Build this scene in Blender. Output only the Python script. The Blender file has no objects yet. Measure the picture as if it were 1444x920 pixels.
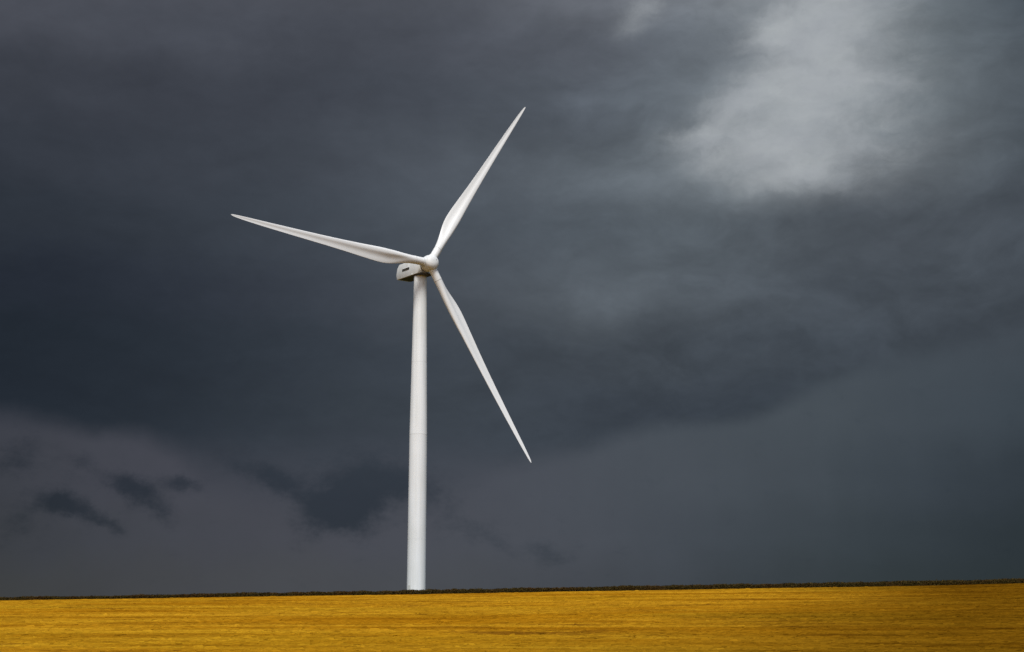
import bpy, bmesh, math, random
import numpy as np
from mathutils import Vector, Matrix
R = math.radians
random.seed(4)
rng = np.random.default_rng(11)
scene = bpy.context.scene
COL = scene.collection

# ------------------------------------------------------------------ camera
F = 1910.0            # focal length in pixels of a 1444 px wide frame
TILT = R(11.3)
cam_data = bpy.data.cameras.new('camera')
cam_data.sensor_width = 36.0
cam_data.lens = F / 1444 * 36.0
cam_data.clip_start = 0.1
cam_data.clip_end = 30000
cam = bpy.data.objects.new('camera', cam_data)
cam.rotation_euler = (math.pi / 2 + TILT, 0, 0)
COL.objects.link(cam)
scene.camera = cam

def ray(px, py):
    """Direction, in the world, of a point of the 1444 x 920 photograph (used for measuring)."""
    v = Vector(((px - 722) / F, 0, 0)) + Vector((0, math.cos(TILT), math.sin(TILT))) \
        + Vector((0, -math.sin(TILT), math.cos(TILT))) * ((460 - py) / F)
    return v.normalized()

def azel(px, py):
    d = ray(px, py)
    return math.degrees(math.atan2(d.x, d.y)), math.degrees(math.asin(d.z))

# ------------------------------------------------------------------ helpers
def tag(o, label=None, cat=None, kind=None, group=None):
    if label: o['label'] = label
    if cat: o['category'] = cat
    if kind: o['kind'] = kind
    if group: o['group'] = group
    return o

def link(name, me, mat, parent=None):
    o = bpy.data.objects.new(name, me)
    COL.objects.link(o)
    if mat: me.materials.append(mat)
    if parent is not None: o.parent = parent
    return o

def from_bm(name, bm, mat, parent=None, smooth=True, angle=None):
    me = bpy.data.meshes.new(name)
    bmesh.ops.recalc_face_normals(bm, faces=bm.faces)
    bm.to_mesh(me); bm.free()
    if smooth:
        me.polygons.foreach_set('use_smooth', [True] * len(me.polygons))
        if angle: me.set_sharp_from_angle(angle=angle)
    return link(name, me, mat, parent)

def lathe(prof, seg=64, cap=True):
    """Body of revolution about +Z: prof is a list of (radius, z)."""
    bm = bmesh.new(); rings = []
    for r, z in prof:
        if r < 1e-5: rings.append([bm.verts.new((0, 0, z))])
        else: rings.append([bm.verts.new((r * math.cos(2 * math.pi * i / seg), r * math.sin(2 * math.pi * i / seg), z)) for i in range(seg)])
    for a, b in zip(rings, rings[1:]):
        if len(a) == 1 and len(b) == 1: continue
        for i in range(seg):
            j = (i + 1) % seg
            if len(a) == 1: bm.faces.new((a[0], b[i], b[j]))
            elif len(b) == 1: bm.faces.new((a[i], a[j], b[0]))
            else: bm.faces.new((a[i], a[j], b[j], b[i]))
    if cap:
        for rg in (rings[0], rings[-1]):
            if len(rg) > 2: bm.faces.new(rg)
    return bm

def N(nt, typ, **kw):
    n = nt.nodes.new(typ)
    for k, v in kw.items(): setattr(n, k, v)
    return n

def setin(nt, n, i, v):
    if isinstance(v, bpy.types.NodeSocket): nt.links.new(v, n.inputs[i])
    else: n.inputs[i].default_value = v

def M(nt, op, a, b=0.0, c=0.0, clamp=False):
    n = N(nt, 'ShaderNodeMath', operation=op, use_clamp=clamp)
    setin(nt, n, 0, a); setin(nt, n, 1, b); setin(nt, n, 2, c)
    return n.outputs[0]

def smooth(nt, x, lo, hi):
    n = N(nt, 'ShaderNodeMapRange', interpolation_type='SMOOTHSTEP')
    setin(nt, n, 'Value', x); setin(nt, n, 'From Min', lo); setin(nt, n, 'From Max', hi)
    return n.outputs[0]

def mixc(nt, f, a, b, blend='MIX'):
    n = N(nt, 'ShaderNodeMix', data_type='RGBA', blend_type=blend)
    setin(nt, n, 0, f); setin(nt, n, 6, a); setin(nt, n, 7, b)
    return n.outputs[2]

def noise(nt, vec, scale, detail=4, rough=.55, dist=0.0):
    n = N(nt, 'ShaderNodeTexNoise')
    nt.links.new(vec, n.inputs['Vector'])
    n.inputs['Scale'].default_value = scale; n.inputs['Detail'].default_value = detail
    n.inputs['Roughness'].default_value = rough; n.inputs['Distortion'].default_value = dist
    return n.outputs['Fac'], n.outputs['Color']

def mapping(nt, vec, loc=(0, 0, 0), rot=(0, 0, 0), scale=(1, 1, 1), typ='POINT'):
    n = N(nt, 'ShaderNodeMapping', vector_type=typ)
    nt.links.new(vec, n.inputs[0])
    n.inputs[1].default_value = loc; n.inputs[2].default_value = rot; n.inputs[3].default_value = scale
    return n.outputs[0]

def lin(c):
    return tuple(((v / 255) / 12.92 if v <= 10 else ((v / 255 + .055) / 1.055) ** 2.4) for v in c) + (1,)

def new_mat(name, rough=.6, spec=.3):
    m = bpy.data.materials.new(name); m.use_nodes = True
    nt = m.node_tree; b = nt.nodes['Principled BSDF']
    b.inputs['Roughness'].default_value = rough
    b.inputs['Specular IOR Level'].default_value = spec
    return m, nt, b

# ------------------------------------------------------------------ light
SUN_EL, SUN_AZ = R(55), R(184)     # azimuth clockwise from +Y (view direction): behind the camera, a little to the left
sun_dir = Vector((math.sin(SUN_AZ) * math.cos(SUN_EL), math.cos(SUN_AZ) * math.cos(SUN_EL), math.sin(SUN_EL)))
sd = bpy.data.lights.new('sun', 'SUN')
sd.energy = 3.1; sd.angle = R(16); sd.color = (1.0, .99, .97)
so = bpy.data.objects.new('sun', sd); COL.objects.link(so)
so.rotation_euler = (-sun_dir).to_track_quat('-Z', 'Y').to_euler()
so.location = sun_dir * 400

# ------------------------------------------------------------------ storm sky (world, laid out by azimuth and elevation)
world = bpy.data.worlds.new('World'); scene.world = world
world.use_nodes = True
nt = world.node_tree; nt.nodes.clear()
out = N(nt, 'ShaderNodeOutputWorld'); bg = N(nt, 'ShaderNodeBackground')
nt.links.new(bg.outputs[0], out.inputs[0])
sky = N(nt, 'ShaderNodeTexSky', sky_type='NISHITA', sun_disc=False)
sky.sun_elevation = SUN_EL; sky.sun_rotation = SUN_AZ
sky.air_density = 1.0; sky.dust_density = 2.5; sky.ozone_density = 1.0
tc = N(nt, 'ShaderNodeTexCoord')
dirv = tc.outputs['Generated']
sx = N(nt, 'ShaderNodeSeparateXYZ'); nt.links.new(dirv, sx.inputs[0])
az = M(nt, 'MULTIPLY', M(nt, 'ARCTAN2', sx.outputs[0], sx.outputs[1]), 57.29578)
el = M(nt, 'MULTIPLY', M(nt, 'ARCSINE', sx.outputs[2]), 57.29578)
ae = N(nt, 'ShaderNodeCombineXYZ'); nt.links.new(az, ae.inputs[0]); nt.links.new(el, ae.inputs[1])
ae = ae.outputs[0]

def vadd(a, b, op='ADD'):
    n = N(nt, 'ShaderNodeVectorMath', operation=op); setin(nt, n, 0, a); setin(nt, n, 1, b); return n.outputs[0]
def vscale(a, s):
    n = N(nt, 'ShaderNodeVectorMath', operation='SCALE'); setin(nt, n, 0, a); setin(nt, n, 3, s); return n.outputs[0]
def warp(vec, scale, amp, detail=4, off=(0, 0, 0), rough=.55):
    _, c = noise(nt, mapping(nt, vec, loc=off), scale, detail, rough)
    return vadd(vec, vscale(vadd(c, (.5, .5, .5), 'SUBTRACT'), amp))

big = warp(ae, .09, 3.2, 3, (3, 7, 0))          # slow drift of the masses
wrp = warp(big, .42, 1.3, 4, (11, 2, 0), .52)    # ragged edges
fine = warp(ae, .7, .9, 5, (31, 5, 0), .55)
sw = N(nt, 'ShaderNodeSeparateXYZ'); nt.links.new(wrp, sw.inputs[0])
azw, elw = sw.outputs[0], sw.outputs[1]

AZ0, AZ1 = -26.0, 26.0
def ramp(stops, fac):
    n = N(nt, 'ShaderNodeValToRGB'); cr = n.color_ramp; cr.interpolation = 'B_SPLINE'
    while len(cr.elements) > 1: cr.elements.remove(cr.elements[-1])
    first = True
    for p, c in stops:
        e = cr.elements[0] if first else cr.elements.new(min(max(p, 0), 1))
        if first: e.position = min(max(p, 0), 1); first = False
        e.color = lin(c)
    nt.links.new(fac, n.inputs[0]); return n.outputs[0]
def azfac(a):
    n = N(nt, 'ShaderNodeMapRange'); setin(nt, n, 'Value', a)
    n.inputs['From Min'].default_value = AZ0; n.inputs['From Max'].default_value = AZ1
    return n.outputs[0]
azf = azfac(azw)
# cloud-deck tone, row by row (photo y, list of (photo x, colour))
ROWS = [
 (-40, [(0,(84,86,94)),(300,(78,81,90)),(600,(80,84,93)),(830,(98,102,110)),(960,(116,121,128)),(1120,(124,131,137)),(1260,(112,120,127)),(1444,(76,84,93))]),
 (60,  [(0,(74,77,86)),(300,(68,72,81)),(600,(70,74,83)),(830,(88,93,102)),(960,(100,107,115)),(1090,(112,119,126)),(1230,(114,122,128)),(1320,(104,112,118)),(1444,(76,85,94))]),
 (150, [(0,(62,66,75)),(300,(58,62,71)),(600,(68,73,82)),(830,(86,93,102)),(960,(104,112,120)),(1080,(118,126,132)),(1230,(112,120,126)),(1320,(101,109,115)),(1444,(78,86,94))]),
 (235, [(0,(53,58,67)),(300,(57,62,71)),(600,(76,82,91)),(830,(94,102,110)),(980,(112,120,127)),(1090,(120,127,132)),(1200,(110,116,122)),(1300,(95,102,108)),(1444,(75,83,91))]),
 (320, [(0,(45,51,60)),(300,(53,59,68)),(600,(75,82,91)),(830,(84,92,100)),(1000,(87,95,102)),(1150,(84,91,99)),(1300,(78,85,93)),(1444,(73,80,88))]),
 (420, [(0,(36,42,52)),(300,(46,52,62)),(600,(69,75,84)),(800,(83,90,97)),(960,(80,87,94)),(1150,(70,77,85)),(1300,(72,79,87)),(1444,(68,75,83))]),
 (500, [(0,(33,40,49)),(300,(43,50,59)),(600,(62,69,78)),(830,(68,75,83)),(1000,(66,73,81)),(1200,(62,69,77)),(1444,(64,71,79))]),
 (580, [(0,(33,40,49)),(300,(44,51,60)),(600,(62,69,77)),(830,(60,67,76)),(1000,(58,65,74)),(1200,(60,68,76)),(1444,(62,70,78))]),
 (650, [(0,(36,43,52)),(300,(46,53,62)),(600,(60,67,76)),(830,(58,65,74)),(1100,(58,66,74)),(1444,(56,66,73))]),
]
LOW = [
 (480, [(0,(62,65,73)),(300,(60,64,73)),(600,(69,75,83)),(900,(71,79,87)),(1200,(70,78,86)),(1444,(68,76,84))]),
 (590, [(0,(61,64,73)),(150,(68,70,79)),(300,(65,68,77)),(600,(67,73,82)),(900,(73,80,88)),(1150,(72,80,87)),(1300,(67,75,83)),(1444,(60,69,77))]),
 (680, [(0,(59,62,69)),(150,(69,71,80)),(300,(70,72,81)),(500,(70,73,82)),(700,(74,78,87)),(900,(75,81,89)),(1150,(67,75,82)),(1300,(58,66,74)),(1444,(50,58,65))]),
 (760, [(0,(58,61,66)),(150,(64,67,74)),(350,(71,73,81)),(600,(73,76,84)),(750,(75,79,87)),(950,(70,76,84)),(1150,(60,68,74)),(1300,(52,60,66)),(1444,(44,52,57))]),
 (830, [(0,(62,64,65)),(150,(65,67,70)),(350,(71,73,78)),(600,(73,76,81)),(800,(70,74,81)),(1000,(62,68,74)),(1200,(53,61,65)),(1444,(43,51,54))]),
]
def layer(rows, elv):
    cur = None; prev_e = None
    for y, stops in rows:
        e = azel(722, y)[1]
        c = ramp([((azel(x, y)[0] - AZ0) / (AZ1 - AZ0), col) for x, col in stops], azf)
        if cur is None: cur = c
        else:
            f = N(nt, 'ShaderNodeMapRange', interpolation_type='SMOOTHSTEP'); setin(nt, f, 'Value', elv)
            f.inputs['From Min'].default_value = prev_e; f.inputs['From Max'].default_value = e
            cur = mixc(nt, f.outputs[0], cur, c)
        prev_e = e
    return cur
deck = layer(ROWS, elw)
low = layer(LOW, elw)

# streaky texture of the deck: wisps drawn out along the wind
st1, _ = noise(nt, mapping(nt, wrp, rot=(0, 0, R(-32)), scale=(.10, .42, 1)), 1.0, 6, .58, .4)
st2, _ = noise(nt, mapping(nt, big, rot=(0, 0, R(-16)), scale=(.08, .26, 1)), 1.0, 6, .6, .3)
st3, _ = noise(nt, mapping(nt, fine, rot=(0, 0, R(-38)), scale=(.35, .9, 1)), 1.0, 6, .6)
bl = N(nt, 'ShaderNodeSeparateColor'); nt.links.new(deck, bl.inputs[0])
lum = bl.outputs[1]
def contrast(n, amt):            # noise around 0.5 -> factor around 1
    return M(nt, 'MULTIPLY_ADD', n, amt, 1 - amt * .5)
right = smooth(nt, azw, -6.0, 8.0)
tex = M(nt, 'MULTIPLY', contrast(st2, .30), contrast(st3, .14))
tex = M(nt, 'MULTIPLY', tex, M(nt, 'ADD', 1.0, M(nt, 'MULTIPLY', M(nt, 'SUBTRACT', st1, .5), M(nt, 'MULTIPLY_ADD', right, .50, .25))))
mot, _ = noise(nt, mapping(nt, ae, loc=(5, 60, 0), rot=(0, 0, R(-28)), scale=(.55, 1.1, 1)), 1.0, 8, .66, .6)
mot2, _ = noise(nt, mapping(nt, ae, loc=(25, 6, 0), rot=(0, 0, R(-30)), scale=(.16, .34, 1)), 1.0, 6, .58, .8)
tex = M(nt, 'MULTIPLY', tex, M(nt, 'MULTIPLY', contrast(mot, .20), M(nt, 'ADD', 1.0, M(nt, 'MULTIPLY', M(nt, 'SUBTRACT', mot2, .5), M(nt, 'MULTIPLY_ADD', right, .50, .18)))))
deck = vscale(deck, tex)

# softly lit or shaded patches of the deck: (photo x, y, half-width deg, half-height deg, tilt deg, gain)
PATCH = [
 (1000, 80, 2.6, .8, 30, -.16), (960, 20, 1.5, .5, 20, .12),  
 (815, 142, 1.4, .45, 8, .26), (760, 190, 3.0, .8, 5, -.12), (870, 410, 3.2, .75, 6, .16), (1010, 195, 1.6, .5, 15, .14),
  (1290, 458, 1.8, .45, 6, .10), (1300, 520, 3.5, .8, 14, -.05), (700, 40, 4.0, .9, 20, .10),
 (200, 40, 6, 1.2, 5, .08), (1390, 430, 1.2, .5, 30, .08), (550, 270, 4, 1.2, 15, .07), (1180, 340, 4, .8, 18, -.06),
]
gain = None
for x, y, a, b, t, g in PATCH:
    A, E_ = azel(x, y)
    v = mapping(nt, fine if abs(a) < 2.5 else wrp, loc=(A, E_, 0), rot=(0, 0, R(t)), scale=(a, b, 1), typ='TEXTURE')
    dp = N(nt, 'ShaderNodeVectorMath', operation='DOT_PRODUCT'); setin(nt, dp, 0, v); setin(nt, dp, 1, v)
    w = M(nt, 'MULTIPLY', M(nt, 'POWER', .3679, dp.outputs['Value']), g)
    gain = w if gain is None else M(nt, 'ADD', gain, w)
deck = vscale(deck, M(nt, 'ADD', 1.0, gain))

# the break in the deck where light comes through: soft-edged blobs torn by noise
def blobs(items, vec):
    tot = None
    for x, y, a, b, t, g in items:
        A, E_ = azel(x, y)
        v = mapping(nt, vec, loc=(A, E_, 0), rot=(0, 0, R(t)), scale=(a, b, 1), typ='TEXTURE')
        dp = N(nt, 'ShaderNodeVectorMath', operation='DOT_PRODUCT'); setin(nt, dp, 0, v); setin(nt, dp, 1, v)
        w = M(nt, 'MULTIPLY', M(nt, 'POWER', .3679, dp.outputs['Value']), g)
        tot = w if tot is None else M(nt, 'ADD', tot, w)
    return tot
LIT = [(1100, 200, 2.9, 1.8, -8, .85), (1130, 100, 2.4, 2.4, 60, .62), (1035, 150, 1.7, .8, 32, .62), (975, 195, 1.8, .65, 8, .52),
       (1225, 110, 3.0, 3.8, 10, .55), (1190, 205, 2.6, 1.5, 0, .25), (1155, 0, 3.2, 2.2, 20, .72), (1110, 252, 2.0, .6, 12, .35), (1020, 222, 1.9, .7, 8, .36), (1085, 45, 1.0, .9, 50, .2), (905, 14, 1.4, .8, 32, .62), (1030, 10, 1.6, .5, 25, .2)]
litv = warp(ae, .45, 1.25, 7, (51, 8, 0), .62)
ln, _ = noise(nt, mapping(nt, litv, rot=(0, 0, R(-36)), scale=(.22, .55, 1)), 1.0, 6, .58, .3)
litb = blobs(LIT, litv)
litm = smooth(nt, M(nt, 'ADD', litb, M(nt, 'MULTIPLY', M(nt, 'SUBTRACT', ln, .5), M(nt, 'MULTIPLY', M(nt, 'MULTIPLY', litb, 2.5, clamp=True), 1.45))), .0, 1.42)
ln2, _ = noise(nt, mapping(nt, fine, rot=(0, 0, R(-30)), scale=(.5, .9, 1)), 1.0, 5, .55)
deck = mixc(nt, M(nt, 'MULTIPLY', litm, .95), deck, vscale(mixc(nt, ln2, lin((163, 168, 175)), lin((172, 177, 179))), M(nt, 'MULTIPLY', contrast(ln2, .16), contrast(mot, .16))))

# under the shelf: rain curtain texture and torn scud
lt, _ = noise(nt, mapping(nt, fine, scale=(.25, .35, 1)), 1.0, 5, .55)
rain, _ = noise(nt, mapping(nt, ae, rot=(0, 0, R(-12)), scale=(.9, .05, 1)), 1.0, 3, .5)
low = vscale(low, M(nt, 'MULTIPLY', contrast(lt, .16), contrast(rain, .05)))
SCUD = [  # photo x, y, half-width, half-height (deg), tilt, density
 (85, 708, 1.0, .50, -10, .75), (120, 725, 1.5, .42, -24, .62), (150, 738, .9, .3, -30, .4), (178, 684, 1.0, .42, -10, .72), (205, 702, 1.2, .45, -25, .70), (228, 722, .9, .4, -35, .35),
 (255, 684, .95, .42, -14, .92), (378, 672, 1.3, .55, -16, .70), (405, 690, 1.2, .45, -22, .5), (478, 705, 1.5, 1.4, 20, .90), (525, 690, 1.8, 1.2, 5, .80), (455, 728, 1.2, .7, 25, .6), (500, 738, 1.0, .5, -5, .45), (560, 665, 2.2, .8, -6, .5),
 (600, 700, 1.5, .6, -14, .45), (655, 745, 1.4, .42, -18, .42), (775, 780, 1.2, .7, -20, .45), (700, 768, 1.2, .4, -30, .32), (30, 645, 1.6, .8, 0, .5), (30, 730, 1.6, .8, 30, .45), (122, 650, .4, .6, 55, .55), (330, 645, 1.4, .6, -20, .4),
]
scv = warp(ae, .7, 1.15, 7, (4, 41, 0), .68)
sn, _ = noise(nt, mapping(nt, ae, loc=(9, 3, 0), rot=(0, 0, R(18)), scale=(.8, 1.3, 1)), 1.0, 8, .70)
sc = smooth(nt, M(nt, 'ADD', blobs(SCUD, scv), M(nt, 'MULTIPLY', M(nt, 'SUBTRACT', sn, .5), 1.5)), .04, 1.20)
sc = M(nt, 'MULTIPLY', sc, .50)
sc_tint = N(nt, 'ShaderNodeCombineXYZ')
for i, k in enumerate((1.10, .95, .86)):
    nt.links.new(M(nt, 'MULTIPLY_ADD', sc, -k, 1.0), sc_tint.inputs[i])
low = vadd(low, sc_tint.outputs[0], 'MULTIPLY')

# base line of the shelf cloud against the azimuth
EDGE = [(-200, 575, 0.52), (0, 584, 0.70), (80, 597, 0.60), (130, 609, 0.60), (185, 613, 0.70), (230, 626, 0.70), (300, 655, 1.90), (400, 664, 2.44), (520, 655, 2.77), (640, 652, 2.25),
        (740, 644, 0.87), (820, 632, 0.70), (880, 612, 0.60), (940, 599, 0.48), (1010, 600, 0.48), (1070, 585, 0.52), (1120, 560, 0.56), (1180, 534, 0.60), (1260, 508, 0.87), (1350, 492, 1.04), (1444, 482, 1.30), (1600, 470, 1.74)]
def curve_of(vals, lo, hi, fac):
    n = N(nt, 'ShaderNodeFloatCurve'); c = n.mapping.curves[0]
    n.mapping.use_clip = False
    for i, (p, v) in enumerate(vals):
        q = ((p - AZ0) / (AZ1 - AZ0), (v - lo) / (hi - lo))
        if i == 0: c.points[0].location = q
        elif i == 1: c.points[1].location = q
        else: c.points.new(*q)
    n.mapping.update(); nt.links.new(fac, n.inputs['Value'])
    return M(nt, 'MULTIPLY_ADD', n.outputs[0], hi - lo, lo)
edge_pts = [(azel(x, y)[0], azel(x, y)[1]) for x, y, s in EDGE]
soft_pts = [(azel(x, y)[0], s) for x, y, s in EDGE]
ew = warp(ae, .45, .85, 6, (17, 23, 0), .62)
se = N(nt, 'ShaderNodeSeparateXYZ'); nt.links.new(ew, se.inputs[0])
ef = azfac(se.outputs[0])
edge = curve_of(edge_pts, 0, 15, ef)
soft = curve_of(soft_pts, 0, 5, ef)
dd = M(nt, 'DIVIDE', M(nt, 'SUBTRACT', se.outputs[1], edge), soft)
mk = smooth(nt, dd, -1.0, 1.0)
storm = mixc(nt, mk, low, deck)
# the storm fills the sky ahead; behind and overhead it opens to bright, thinly veiled sky
veil = vscale(sky.outputs[0], .11)
m_az = M(nt, 'SUBTRACT', 1.0, smooth(nt, M(nt, 'ABSOLUTE', az), 55, 105))
m_el = M(nt, 'SUBTRACT', 1.0, smooth(nt, el, 34, 62))
cover = M(nt, 'MULTIPLY', m_az, m_el)
final = mixc(nt, cover, veil, storm)
nt.links.new(final, bg.inputs[0]); bg.inputs[1].default_value = 1.0
world.cycles.sampling_method = 'MANUAL'; world.cycles.sample_map_resolution = 1024

# ------------------------------------------------------------------ terrain
YC = 300.0                                   # crest of the field
CREST = [(-300, 852.5), (0, 848), (240, 844), (480, 840), (722, 836.5), (960, 832.6), (1200, 828.5), (1444, 823), (1800, 816)]
cx = np.array([ray(x, y).x / ray(x, y).y * YC for x, y in CREST])
cz = np.array([ray(x, y).z / ray(x, y).y * YC for x, y in CREST])
def crest_z(x):
    xs = np.asarray(x, float)
    z = np.interp(np.clip(xs, cx[0], cx[-1]), cx, cz)
    return z + np.sin(xs * .045) * .05 + np.sin(xs * .11 + 1) * .025
def ground_z(x, y):
    x = np.asarray(x, float); y = np.asarray(y, float)
    zc = crest_z(x)
    s = np.clip((y - 60) / (YC - 60), 0, 1)
    s = np.where(s < .2, s * s / .4, s - .1) / .9
    near = -1.65 - 1.75 * np.clip(y / 90, 0, 1) ** 1.0
    near = np.where(y < 0, -1.65, near)
    zf = near + (zc + 3.4) * s
    und = (np.sin(x * .024 + y * .34) * .035 + np.sin(x * .05 - y * .21 + 1) * .05 + np.sin(x * .06 + y * .031) * .10 + np.sin(x * .021 - y * .05 + 2) * .14) * np.clip((YC - y) / 80, 0, 1) * np.clip(y / 60, 0, 1)
    zf = zf + und
    far = zc - .004 * (y - YC) - np.clip((y - 345), 0, None) * .012
    far = np.maximum(far, -30)
    return np.where(y <= YC, zf, far)

def axis(parts):
    o = []
    for a, b, st in parts: o += list(np.arange(a, b, st))
    return np.array(sorted(set(np.round(o, 3))))
gx = axis([(-9000, -1000, 800), (-1000, -200, 40), (-200, 200, 2), (200, 1000, 40), (1000, 9001, 800)])
gy = axis([(-4000, -100, 300), (-100, 20, 10), (20, 304, 1.5), (304, 420, 4), (420, 1500, 60), (1500, 9001, 500)])
gy = np.array(sorted(set(list(gy) + [YC])))
X, Y = np.meshgrid(gx, gy)
Z = ground_z(X, Y)
nx, ny = len(gx), len(gy)
co = np.stack([X, Y, Z], -1).reshape(-1, 3)
ii = np.arange((ny - 1) * nx).reshape(ny - 1, nx)[:, :-1].ravel()
quads = np.stack([ii, ii + 1, ii + nx + 1, ii + nx], -1)
def raw_mesh(name, co, faces):
    me = bpy.data.meshes.new(name); k = faces.shape[1]
    me.vertices.add(len(co)); me.vertices.foreach_set('co', co.astype(np.float32).ravel())
    me.loops.add(faces.size); me.loops.foreach_set('vertex_index', faces.astype(np.int32).ravel())
    me.polygons.add(len(faces)); me.polygons.foreach_set('loop_start', np.arange(0, faces.size, k, dtype=np.int32))
    me.update(calc_edges=True); me.validate()
    return me

def wheat_material(name, stalk):
    m, nt, b = new_mat(name, .95, .0)
    g = N(nt, 'ShaderNodeNewGeometry'); p = g.outputs['Position']
    # long drilled rows running along the slope, patches of thinner and riper crop
    rows, _ = noise(nt, mapping(nt, p, rot=(0, 0, R(3)), scale=(.024, .075, .2)), 1.0, 7, .66, .3)
    rows2, _ = noise(nt, mapping(nt, p, rot=(0, 0, R(2)), scale=(.075, .18, .2), loc=(40, 9, 0)), 1.0, 6, .62, .25)
    rows3, _ = noise(nt, mapping(nt, p, rot=(0, 0, R(4)), scale=(.2, .60, .2)), 1.0, 5, .6, .2)
    patch, _ = noise(nt, mapping(nt, p, scale=(.010, .020, .05)), 1.0, 4, .55, .4)
    grain, _ = noise(nt, mapping(nt, p, scale=(1.2, 5.0, 3.0)), 1.0, 3, .6)
    speck, _ = noise(nt, mapping(nt, p, scale=(.45, .8, .8)), 1.0, 4, .7)
    sp = N(nt, 'ShaderNodeSeparateXYZ'); nt.links.new(p, sp.inputs[0])
    c = mixc(nt, smooth(nt, rows, .38, .62), (0.3105, 0.1395, 0.0047, 1), (0.4216, 0.2211, 0.0115, 1))
    c = mixc(nt, M(nt, 'MULTIPLY', smooth(nt, patch, .45, .68), .6), c, (0.3568, 0.2113, 0.0104, 1))
    c = mixc(nt, M(nt, 'MULTIPLY', smooth(nt, rows3, .52, .32), .6), c, (0.2502, 0.1130, 0.0040, 1))
    # furrows and flattened strips
    c = mixc(nt, M(nt, 'MULTIPLY', smooth(nt, rows2, .44, .31), .95), c, (0.1622, 0.0688, 0.0052, 1))
    c = mixc(nt, M(nt, 'MULTIPLY', smooth(nt, speck, .64, .78), .45), c, (0.1390, 0.1130, 0.0124, 1))
    # slope's right-hand flank: shade and vignette darkening painted into a browner crop colour
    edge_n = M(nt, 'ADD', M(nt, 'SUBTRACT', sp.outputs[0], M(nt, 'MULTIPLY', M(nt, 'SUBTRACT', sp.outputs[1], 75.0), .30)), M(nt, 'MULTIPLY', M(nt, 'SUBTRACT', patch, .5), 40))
    right_shade = smooth(nt, edge_n, -14, 30)
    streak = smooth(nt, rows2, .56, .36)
    right_shade = M(nt, 'MULTIPLY', right_shade, M(nt, 'MULTIPLY_ADD', streak, .22, .78))
    c = mixc(nt, right_shade, c, (0.0940, 0.0420, 0.0018, 1))
    clump, _ = noise(nt, mapping(nt, p, rot=(0, 0, R(6)), scale=(.045, .13, .1), loc=(7, 71, 0)), 1.0, 7, .68, .5)
    c = mixc(nt, M(nt, 'MULTIPLY', smooth(nt, clump, .54, .34), .62), c, mixc(nt, 1.0, c, (.60, .52, .50, 1), 'MULTIPLY'))
    c = mixc(nt, M(nt, 'MULTIPLY', smooth(nt, clump, .52, .68), .7), c, mixc(nt, 1.0, c, (1.14, 1.17, 1.3, 1), 'MULTIPLY'))
    c = mixc(nt, M(nt, 'MULTIPLY_ADD', grain, .5, 0), c, mixc(nt, 1.0, c, (.66, .62, .56, 1), 'MULTIPLY'))
    c = mixc(nt, smooth(nt, sp.outputs[1], 300.6, 301.4), c, (.045, .048, .018, 1))
    if stalk:
        c = mixc(nt, g.outputs['Random Per Island'], mixc(nt, 1.0, c, (.76, .74, .72, 1), 'MULTIPLY'), mixc(nt, 1.0, c, (1.17, 1.16, 1.15, 1), 'MULTIPLY'))
    nt.links.new(c, b.inputs['Base Color'])
    if not stalk:
        bp = N(nt, 'ShaderNodeBump'); bp.inputs['Strength'].default_value = .4; bp.inputs['Distance'].default_value = .25
        nt.links.new(M(nt, 'ADD', grain, M(nt, 'MULTIPLY', rows3, .6)), bp.inputs['Height']); nt.links.new(bp.outputs[0], b.inputs['Normal'])
    return m
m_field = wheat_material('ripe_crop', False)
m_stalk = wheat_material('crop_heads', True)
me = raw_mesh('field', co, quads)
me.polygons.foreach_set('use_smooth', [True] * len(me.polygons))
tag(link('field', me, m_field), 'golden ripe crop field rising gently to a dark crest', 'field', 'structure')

# standing heads of the crop over the part of the slope in view, spread evenly over the picture's depth
n = 420000
yy = 1.0 / rng.uniform(1 / 304.0, 1 / 62.0, n)
yy = np.where(rng.random(n) < .45, rng.uniform(62, 301, n), yy)
yy = np.minimum(yy, 300.6)
xx = rng.uniform(-1, 1, n) * (yy * .40 + 14)
zz = ground_z(xx, yy)
ang = rng.normal(.03, .10, n)
wid = rng.uniform(.12, .60, n) * (.5 + yy / 200)
hgt = rng.uniform(.02, .09, n) + (rng.random(n) < .008) * rng.uniform(.05, .12, n)
lean = rng.normal(0, .05, (n, 2)); lean[:, 1] += hgt * 1.1
dx, dy = np.cos(ang) * wid, np.sin(ang) * wid
v = np.empty((n, 4, 3))
v[:, 0] = np.stack([xx - dx, yy - dy, zz - .03], -1)
v[:, 1] = np.stack([xx + dx, yy + dy, zz - .03], -1)
v[:, 2] = np.stack([xx + dx * .5 + lean[:, 0], yy + dy * .5 + lean[:, 1], zz + hgt], -1)
v[:, 3] = np.stack([xx - dx * .5 + lean[:, 0], yy - dy * .5 + lean[:, 1], zz + hgt * rng.uniform(.7, 1, n)], -1)
f = np.arange(n * 4).reshape(n, 4)
tag(link('crop', raw_mesh('crop', v.reshape(-1, 3), f), m_stalk), 'ripe golden crop standing over the slope below the turbine', 'crop', 'stuff')

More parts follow.
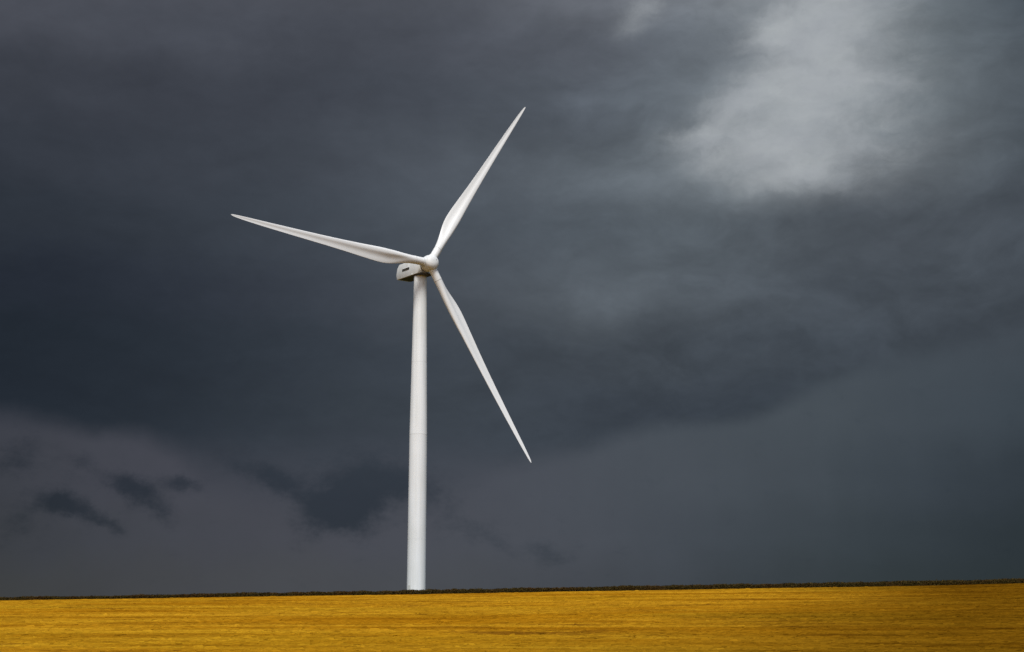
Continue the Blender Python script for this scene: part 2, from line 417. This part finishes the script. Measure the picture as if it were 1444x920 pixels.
# dark green strip of taller plants along the crest
m_strip, nts, b = new_mat('dark_leaves', .8, .0)
g = N(nts, 'ShaderNodeNewGeometry')
nz, _ = noise(nts, mapping(nts, g.outputs['Position'], scale=(.22, .22, .5)), 1.0, 5, .65)
c = mixc(nts, g.outputs['Random Per Island'], (.022, .017, .005, 1), (.078, .055, .016, 1))
c = mixc(nts, smooth(nts, nz, .42, .66), c, (.060, .032, .010, 1))
nts.links.new(c, b.inputs['Base Color'])
n = 270000
xx = rng.uniform(-185, 185, n)
yy = 301.2 + rng.random(n) ** 1.7 * 13
bump = .5 * np.sin(xx * .9) * np.sin(xx * .37 + 1) + .5 * np.sin(xx * 2.3 + 2) * np.sin(xx * 1.1)
H = np.interp(xx, [-130, -60, 0, 130], [.62, .84, 1.00, 1.08]) + .20 * bump + .10 * np.sin(xx * .21 + 2) * np.sin(xx * .083)
zb = ground_z(xx, yy) + H * rng.random(n) + (rng.random(n) < .03) * rng.uniform(0, .22, n)
sz = rng.uniform(.07, .19, n)
d1 = rng.normal(0, 1, (n, 3)); d1 /= np.linalg.norm(d1, axis=1)[:, None]
d2 = rng.normal(0, 1, (n, 3)); d2 /= np.linalg.norm(d2, axis=1)[:, None]
P = np.stack([xx, yy, zb], -1)
v = np.empty((n, 3, 3)); v[:, 0] = P - d1 * sz[:, None]; v[:, 1] = P + d1 * sz[:, None]; v[:, 2] = P + d2 * sz[:, None] * 1.3
tag(link('undergrowth', raw_mesh('undergrowth', v.reshape(-1, 3), np.arange(n * 3).reshape(n, 3)), m_strip),
    'low dark green strip of plants along the crest of the field', 'undergrowth', 'stuff')

# ------------------------------------------------------------------ wind turbine
def paint(name, base, rough=.42, streak=.06, grain=(1.3, 1.3, .05)):
    m, nt, b = new_mat(name, rough, .4)
    tcn = N(nt, 'ShaderNodeTexCoord'); o = tcn.outputs['Object']
    a, _ = noise(nt, mapping(nt, o, scale=grain), 1.0, 5, .6)
    d, _ = noise(nt, mapping(nt, o, scale=(.10, .10, .10)), 1.0, 3, .5)
    f = M(nt, 'ADD', M(nt, 'MULTIPLY', a, .6), M(nt, 'MULTIPLY', d, .4))
    dark = tuple(v * (1 - streak * k) for v, k in zip(base, (2.0, 2.1, 2.5)))
    c = mixc(nt, smooth(nt, f, .35, .62), dark + (1,), base + (1,))
    nt.links.new(c, b.inputs['Base Color'])
    nt.links.new(M(nt, 'MULTIPLY_ADD', d, .2, rough - .1), b.inputs['Roughness'])
    return m
m_white = paint('white_turbine_paint', (.77, .79, .79))
m_joint = paint('joint_paint', (.71, .725, .715), .5)
m_blade = paint('white_blade_coat', (.79, .80, .79), .36, .035, (.04, .35, .35))
m_grey = paint('grey_seam_paint', (.60, .61, .58), .5)
m_nac = paint('nacelle_fibreglass', (.70, .72, .71), .45, .06)
m_dark, ntd, b = new_mat('dark_louvre', .6, .3)
g = N(ntd, 'ShaderNodeTexCoord'); nn, _ = noise(ntd, g.outputs['Object'], 6, 3)
ntd.links.new(mixc(ntd, nn, (.03, .03, .032, 1), (.07, .068, .06, 1)), b.inputs['Base Color'])
m_bed, ntd, b = new_mat('dark_steel_bedplate', .6, .3)
g = N(ntd, 'ShaderNodeTexCoord'); nn, _ = noise(ntd, g.outputs['Object'], 2, 4)
ntd.links.new(mixc(ntd, nn, (.035, .03, .022, 1), (.10, .085, .06, 1)), b.inputs['Base Color'])

r = ray(606, 371.5); HUB = r / r.y * 325.0
YAW, SHAFT = R(36.8), R(3.8)
OVER = 4.15
n_h = Vector((math.sin(YAW), -math.cos(YAW), 0))
n_ax = Vector((math.sin(YAW) * math.cos(SHAFT), -math.cos(YAW) * math.cos(SHAFT), math.sin(SHAFT)))
s_ax = n_ax.cross(Vector((0, 0, 1))).normalized()
u_ax = s_ax.cross(n_ax)
base = HUB - n_h * OVER
TOWER_TOP = HUB.z - 2.38
gz = float(ground_z(base.x, base.y))
turbine = bpy.data.objects.new('wind_turbine', None); COL.objects.link(turbine)
turbine.empty_display_size = 3
turbine.location = (base.x, base.y, gz)
tag(turbine, 'tall white three-bladed wind turbine standing behind the golden field under a storm sky', 'wind turbine')
TH = TOWER_TOP - gz                          # tower height above its ground

def half_width(y, left, right):              # measured widths -> metres
    return (right - left) / 2
w_top, w_seam, w_base = 17.9 / 2, 24.8 / 2, 26.6 / 2
def rad(px, z):                               # radius that shows px wide at height z
    d = Vector((base.x, base.y, z)).dot(Vector((0, math.cos(TILT), math.sin(TILT))))
    return px * d / F
q = ray(588, 613); z_seam = (q / q.y * base.y).z - gz
r_top, r_seam, r_base = rad(w_top, TOWER_TOP), rad(w_seam, z_seam + gz), rad(w_base, gz + 1)
tower = from_bm('tower', lathe([(r_base, -.6), (r_base, 0), (r_seam, z_seam - .06), (r_seam, z_seam), (r_seam - .004, z_seam + .06), (r_top, TH - .25), (r_top, TH)], 96),
                m_white, turbine, True, R(30))
def ring(name, z, rr, h, mat, parent, out=.012):
    return from_bm(name, lathe([(rr, z - h), (rr + out, z - h), (rr + out, z + h), (rr, z + h)], 96, False), mat, parent, True, R(30))
def tower_r(z):
    return r_base + (r_seam - r_base) * z / z_seam if z < z_seam else r_seam + (r_top - r_seam) * (z - z_seam) / (TH - z_seam)
ring('flange_seam', z_seam, tower_r(z_seam), .07, m_joint, tower, .015)
for k in (.17, .72):
    ring('flange_seam', TH * k, tower_r(TH * k), .03, m_white, tower, .012)
# door at the foot of the tower, with steps (behind the dark strip, on the near side)
bm = bmesh.new(); bmesh.ops.create_cube(bm, size=1)
bmesh.ops.scale(bm, vec=(.9, .12, 2.1), verts=bm.verts); bmesh.ops.bevel(bm, geom=bm.edges, offset=.04, segments=2)
door = from_bm('door', bm, m_grey, turbine, False)
door.location = (-r_base * .70, -r_base * .70, 1.35); door.rotation_euler = (0, 0, R(-45))

# local frame for nacelle and rotor: X along the horizontal shaft direction, Z up, Y across
frame_h = Matrix((n_h, Vector((0, 0, 1)).cross(n_h), Vector((0, 0, 1)))).transposed()
def hull_box(xs, half, z0, z1, bev, taper=None):
    bm = bmesh.new(); bmesh.ops.create_cube(bm, size=1)
    for vt in bm.verts:
        t = vt.co.x + .5
        w = half * (1 if taper is None else (taper[0] * (1 - t) + taper[1] * t))
        vt.co = Vector((xs[0] + (xs[1] - xs[0]) * t, vt.co.y * 2 * w, z0 if vt.co.z < 0 else z1))
    if bev: bmesh.ops.bevel(bm, geom=bm.edges, offset=bev, segments=3, affect='EDGES', profile=.6)
    return bm
def place(o, loc_z):
    o.matrix_parent_inverse = Matrix()
    o.matrix_local = Matrix.Translation((0, 0, loc_z)) @ frame_h.to_4x4()

# nacelle body: side outline with a raked tail, widened across
NZ = TH + .12
prof = [(2.2, .0), (2.2, 3.4), (1.2, 3.75), (-6.9, 3.75), (-7.85, 2.85), (-8.3, 1.25), (-7.95, .0)]
bm = bmesh.new(); HW = 1.95
va = [bm.verts.new((x, -HW, z)) for x, z in prof]; vb = [bm.verts.new((x, HW, z)) for x, z in prof]
bm.faces.new(va); bm.faces.new(vb[::-1])
for i in range(len(prof)):
    j = (i + 1) % len(prof); bm.faces.new((va[i], vb[i], vb[j], va[j]))
bmesh.ops.recalc_face_normals(bm, faces=bm.faces)
bmesh.ops.bevel(bm, geom=list(bm.edges), offset=.10, segments=2, affect='EDGES', profile=.5, clamp_overlap=True)
nacelle = from_bm('nacelle', bm, m_nac, turbine, True, R(25)); place(nacelle, NZ)
# the side towards the camera is -Y or +Y: choose by direction
side = -1 if (frame_h @ Vector((0, -1, 0))).y < 0 else 1
def sub(name, bm, mat, loc, parent=nacelle, rot=None, smooth=False):
    o = from_bm(name, bm, mat, parent, smooth, R(30) if smooth else None); o.location = loc
    if rot: o.rotation_euler = rot
    return o
bm = hull_box((-1.6, 1.6), .06, -.24, .24, .03)
sub('vent', bm, m_dark, (-3.75, side * (HW + .02), 1.92))
bm = hull_box((-1.62, 1.62), .10, -.03, .05, .02)
sub('vent_hood', bm, m_nac, (-3.75, side * (HW + .07), 2.22))
bm = hull_box((-.16, .16), .07, -.45, .45, .03)
sub('rib', bm, m_white, (-2.5, side * (HW + .04), 2.75))
bm = hull_box((-6.9, 1.7), HW - .28, -.16, .04, .04)
sub('underside_panel', bm, m_bed, (0, 0, .0))
bm = hull_box((-1.3, 2.9), 1.62, -.40, .02, .06)
sub('bedplate', bm, m_bed, (0, 0, 0))
bm = hull_box((-.35, .35), .12, -.12, .12, .04)
sub('hatch', bm, m_white, (-.9, side * (HW - .02), .12))
# wind mast with vane and cups on the roof
bm = lathe([(.05, 0), (.04, 1.3)], 12); sub('wind_mast', bm, m_grey, (-6.2, .5, 3.7))
bm = lathe([(.0, -.02), (.10, .0), (.13, .15), (.10, .28), (0, .32)], 16); sub('beacon', bm, m_dark, (-5.4, -.4, 3.75), smooth=True)
# yaw bearing between tower and nacelle
bm = lathe([(r_top + .02, -.05), (r_top + .16, -.03), (r_top + .16, .22), (r_top - .1, .24)], 64)
yb = from_bm('yaw_bearing', bm, m_bed, turbine, True, R(30)); yb.location = (0, 0, TH - .03)

# rotor: hub with rounded nose, axis along n_ax
rot_m = Matrix((s_ax, u_ax, n_ax)).transposed()     # columns: across, up, along the shaft
hub_local = Vector((0, 0, HUB.z - gz)) + n_h * OVER
HR = 2.06
hp = [(1.2, -1.95), (1.55, -1.75), (1.72, -1.45), (1.94, -1.2), (2.03, -.6), (HR, 0), (2.0, .5), (1.88, .95)]
for i in range(1, 15):
    a = i / 14 * math.pi / 2
    hp.append((1.88 * math.cos(a) ** .9 if i < 14 else 0, .95 + 1.22 * math.sin(a)))
hub = from_bm('hub', lathe(hp, 72), m_white, turbine, True, R(40))
hub.matrix_local = Matrix.Translation(hub_local) @ rot_m.to_4x4()
# neck of the main bearing reaching from the nacelle into the hub
bm = lathe([(1.75, -2.85), (1.78, -2.4), (1.5, -1.8)], 48); from_bm('main_bearing', bm, m_bed, hub, True, R(40))
bm = lathe([(1.73, -1.52), (1.80, -1.52), (1.80, -1.40), (1.73, -1.40)], 72, False); from_bm('hub_rim', bm, m_grey, hub, True, R(40))

# blade: lofted from round root to thin twisted tip.  X = span, Y = towards the trailing edge, Z = upwind
def lerp_table(tab, r): return float(np.interp(r, [a for a, _ in tab], [b for _, b in tab]))
L = 55.26
CH = [(1.4, 2.0), (4.6, 2.0), (6.0, 2.06), (8, 2.5), (10, 3.1), (12, 3.52), (14, 3.70), (16, 3.58), (20, 3.14), (25, 2.64), (30, 2.24), (35, 1.93), (40, 1.64), (45, 1.34), (49, 1.08), (52, .84), (53.8, .62), (54.8, .40), (55.26, .10)]
TH_ = [(1.4, 1.0), (4.6, 1.0), (6, .90), (8, .66), (10, .50), (12, .41), (16, .32), (22, .26), (30, .22), (45, .18), (55.3, .16)]
TW = [(1.4, 10), (4.6, 10), (8, 9.5), (12, 8.5), (16, 7), (20, 5.5), (30, 3), (40, 1.2), (50, 0), (55.3, -1)]
AX = [(1.4, .5), (4.6, .5), (8, .40), (12, .33), (20, .31), (55.3, .33)]
BL = [(1.4, 0), (4.8, 0), (7, .45), (9, .8), (11.5, 1), (55.3, 1)]
def smooth_tab(tab, r):
    # average of neighbouring samples: keeps the outline free of corners
    return sum(lerp_table(tab, min(max(r + o, 1.4), L)) * w for o, w in ((-1.2, .15), (-.6, .2), (0, .3), (.6, .2), (1.2, .15)))
NS = 40
def section(r):
    tip = r > 52
    c = lerp_table(CH, r) if tip or r < 4 else smooth_tab(CH, r)
    tk, tw, ax, bl = smooth_tab(TH_, r), R(smooth_tab(TW, r)), smooth_tab(AX, r), smooth_tab(BL, r)
    cam_z = .045 * bl
    pts = []
    for i in range(NS):
        a = 2 * math.pi * i / NS
        x = .5 * (1 - math.cos(a))               # 0 leading edge .. 1 trailing edge
        sgn = 1 if a < math.pi else -1           # + = pressure side (upwind)
        yt = 5 * tk * (.2969 * math.sqrt(max(x, 0)) - .126 * x - .3516 * x * x + .2843 * x ** 3 - .1015 * x ** 4)
        yt = max(yt, .012 * (x > .5))
        circ = .5 * tk * abs(math.sin(a))
        press = yt * (1 - .40 * bl * max(0, math.sin(math.pi * min(1, max(0, (x - .35) / .65))))) if sgn > 0 else yt
        z = sgn * (circ * (1 - bl) + press * bl) - cam_z * 4 * x * (1 - x)
        yc = (ax - x) * c; zc = z * c
        y2 = yc * math.cos(tw) - zc * math.sin(tw)
        z2 = yc * math.sin(tw) + zc * math.cos(tw)
        pts.append((r, -y2, z2 + 1.9 * max(0, (r - 8) / (L - 8)) ** 2))
    return pts
spans = [1.4, 2.5, 4.0, 4.6] + list(np.linspace(5, 16, 26)) + list(np.linspace(17, 50, 34)) + [51, 52, 52.8, 53.4, 53.9, 54.3, 54.7, 55.0, 55.2, L]
bm = bmesh.new(); prev = None
for rr in spans:
    cur = [bm.verts.new(p) for p in section(float(rr))]
    if prev:
        for i in range(NS):
            j = (i + 1) % NS; bm.faces.new((prev[i], prev[j], cur[j], cur[i]))
    else: bm.faces.new(cur)
    prev = cur
bm.faces.new(prev)
blade = from_bm('blade', bm, m_blade, turbine, True)
bm = lathe([(1.0, 4.53), (1.03, 4.53), (1.03, 4.68), (1.0, 4.68)], 48, False)
bmesh.ops.rotate(bm, verts=bm.verts, cent=(0, 0, 0), matrix=Matrix.Rotation(math.pi / 2, 3, 'Y'))
collar = from_bm('root_collar', bm, m_joint, blade, True, R(30))
bm = lathe([(1.05, 1.75), (1.12, 1.75), (1.12, 2.12), (1.02, 2.12)], 48, False)
bmesh.ops.rotate(bm, verts=bm.verts, cent=(0, 0, 0), matrix=Matrix.Rotation(math.pi / 2, 3, 'Y'))
seal = from_bm('root_seal', bm, m_white, blade, True, R(30))
CONE = R(2.15); THETA = R(88.0)
for k in range(3):
    a = THETA + k * 2 * math.pi / 3
    d = u_ax * math.cos(a) + s_ax * math.sin(a)
    # rotation runs clockwise as seen from upwind
    trail = n_ax.cross(d)
    span = (d * math.cos(CONE) + n_ax * math.sin(CONE)).normalized()
    zax = (n_ax - span * n_ax.dot(span)).normalized()
    m3 = Matrix((span, trail, zax)).transposed()
    if k == 0: o = blade
    else:
        o = blade.copy(); COL.objects.link(o); o.parent = turbine
        for ch in (collar, seal):
            c2 = ch.copy(); COL.objects.link(c2); c2.parent = o
    o.matrix_local = Matrix.Translation(hub_local) @ m3.to_4x4()

# small dark hole in the nose of the hub
best = None
for i in range(len(hp) - 1):
    for t in (0, .5):
        rr = hp[i][0] * (1 - t) + hp[i + 1][0] * t; zz_ = hp[i][1] * (1 - t) + hp[i + 1][1] * t
        for k in range(180):
            a = k / 180 * 2 * math.pi
            lp = Vector((rr * math.cos(a), rr * math.sin(a), zz_))
            wp = HUB + rot_m @ lp
            nrm = rot_m @ Vector((math.cos(a) * .7, math.sin(a) * .7, .7))
            if nrm.dot(-wp) < 0: continue
            dd_ = ray(615.2, 366.6); dist = (wp.normalized() - dd_).length
            if best is None or dist < best[0]: best = (dist, lp)
bm = bmesh.new(); bmesh.ops.create_uvsphere(bm, u_segments=16, v_segments=10, radius=.11)
ho = from_bm('vent_hole', bm, m_dark, hub); ho.location = best[1]

# ------------------------------------------------------------------ picture
scene.render.engine = 'CYCLES'
vs = scene.view_settings
vs.view_transform = 'Standard'; vs.look = 'None'; vs.exposure = 0.0; vs.gamma = 1.0; vs.use_curve_mapping = False
scene.cycles.max_bounces = 6; scene.cycles.diffuse_bounces = 3
scene.cycles.use_denoising = True; scene.cycles.denoiser = 'OPENIMAGEDENOISE'
scene.render.film_transparent = False
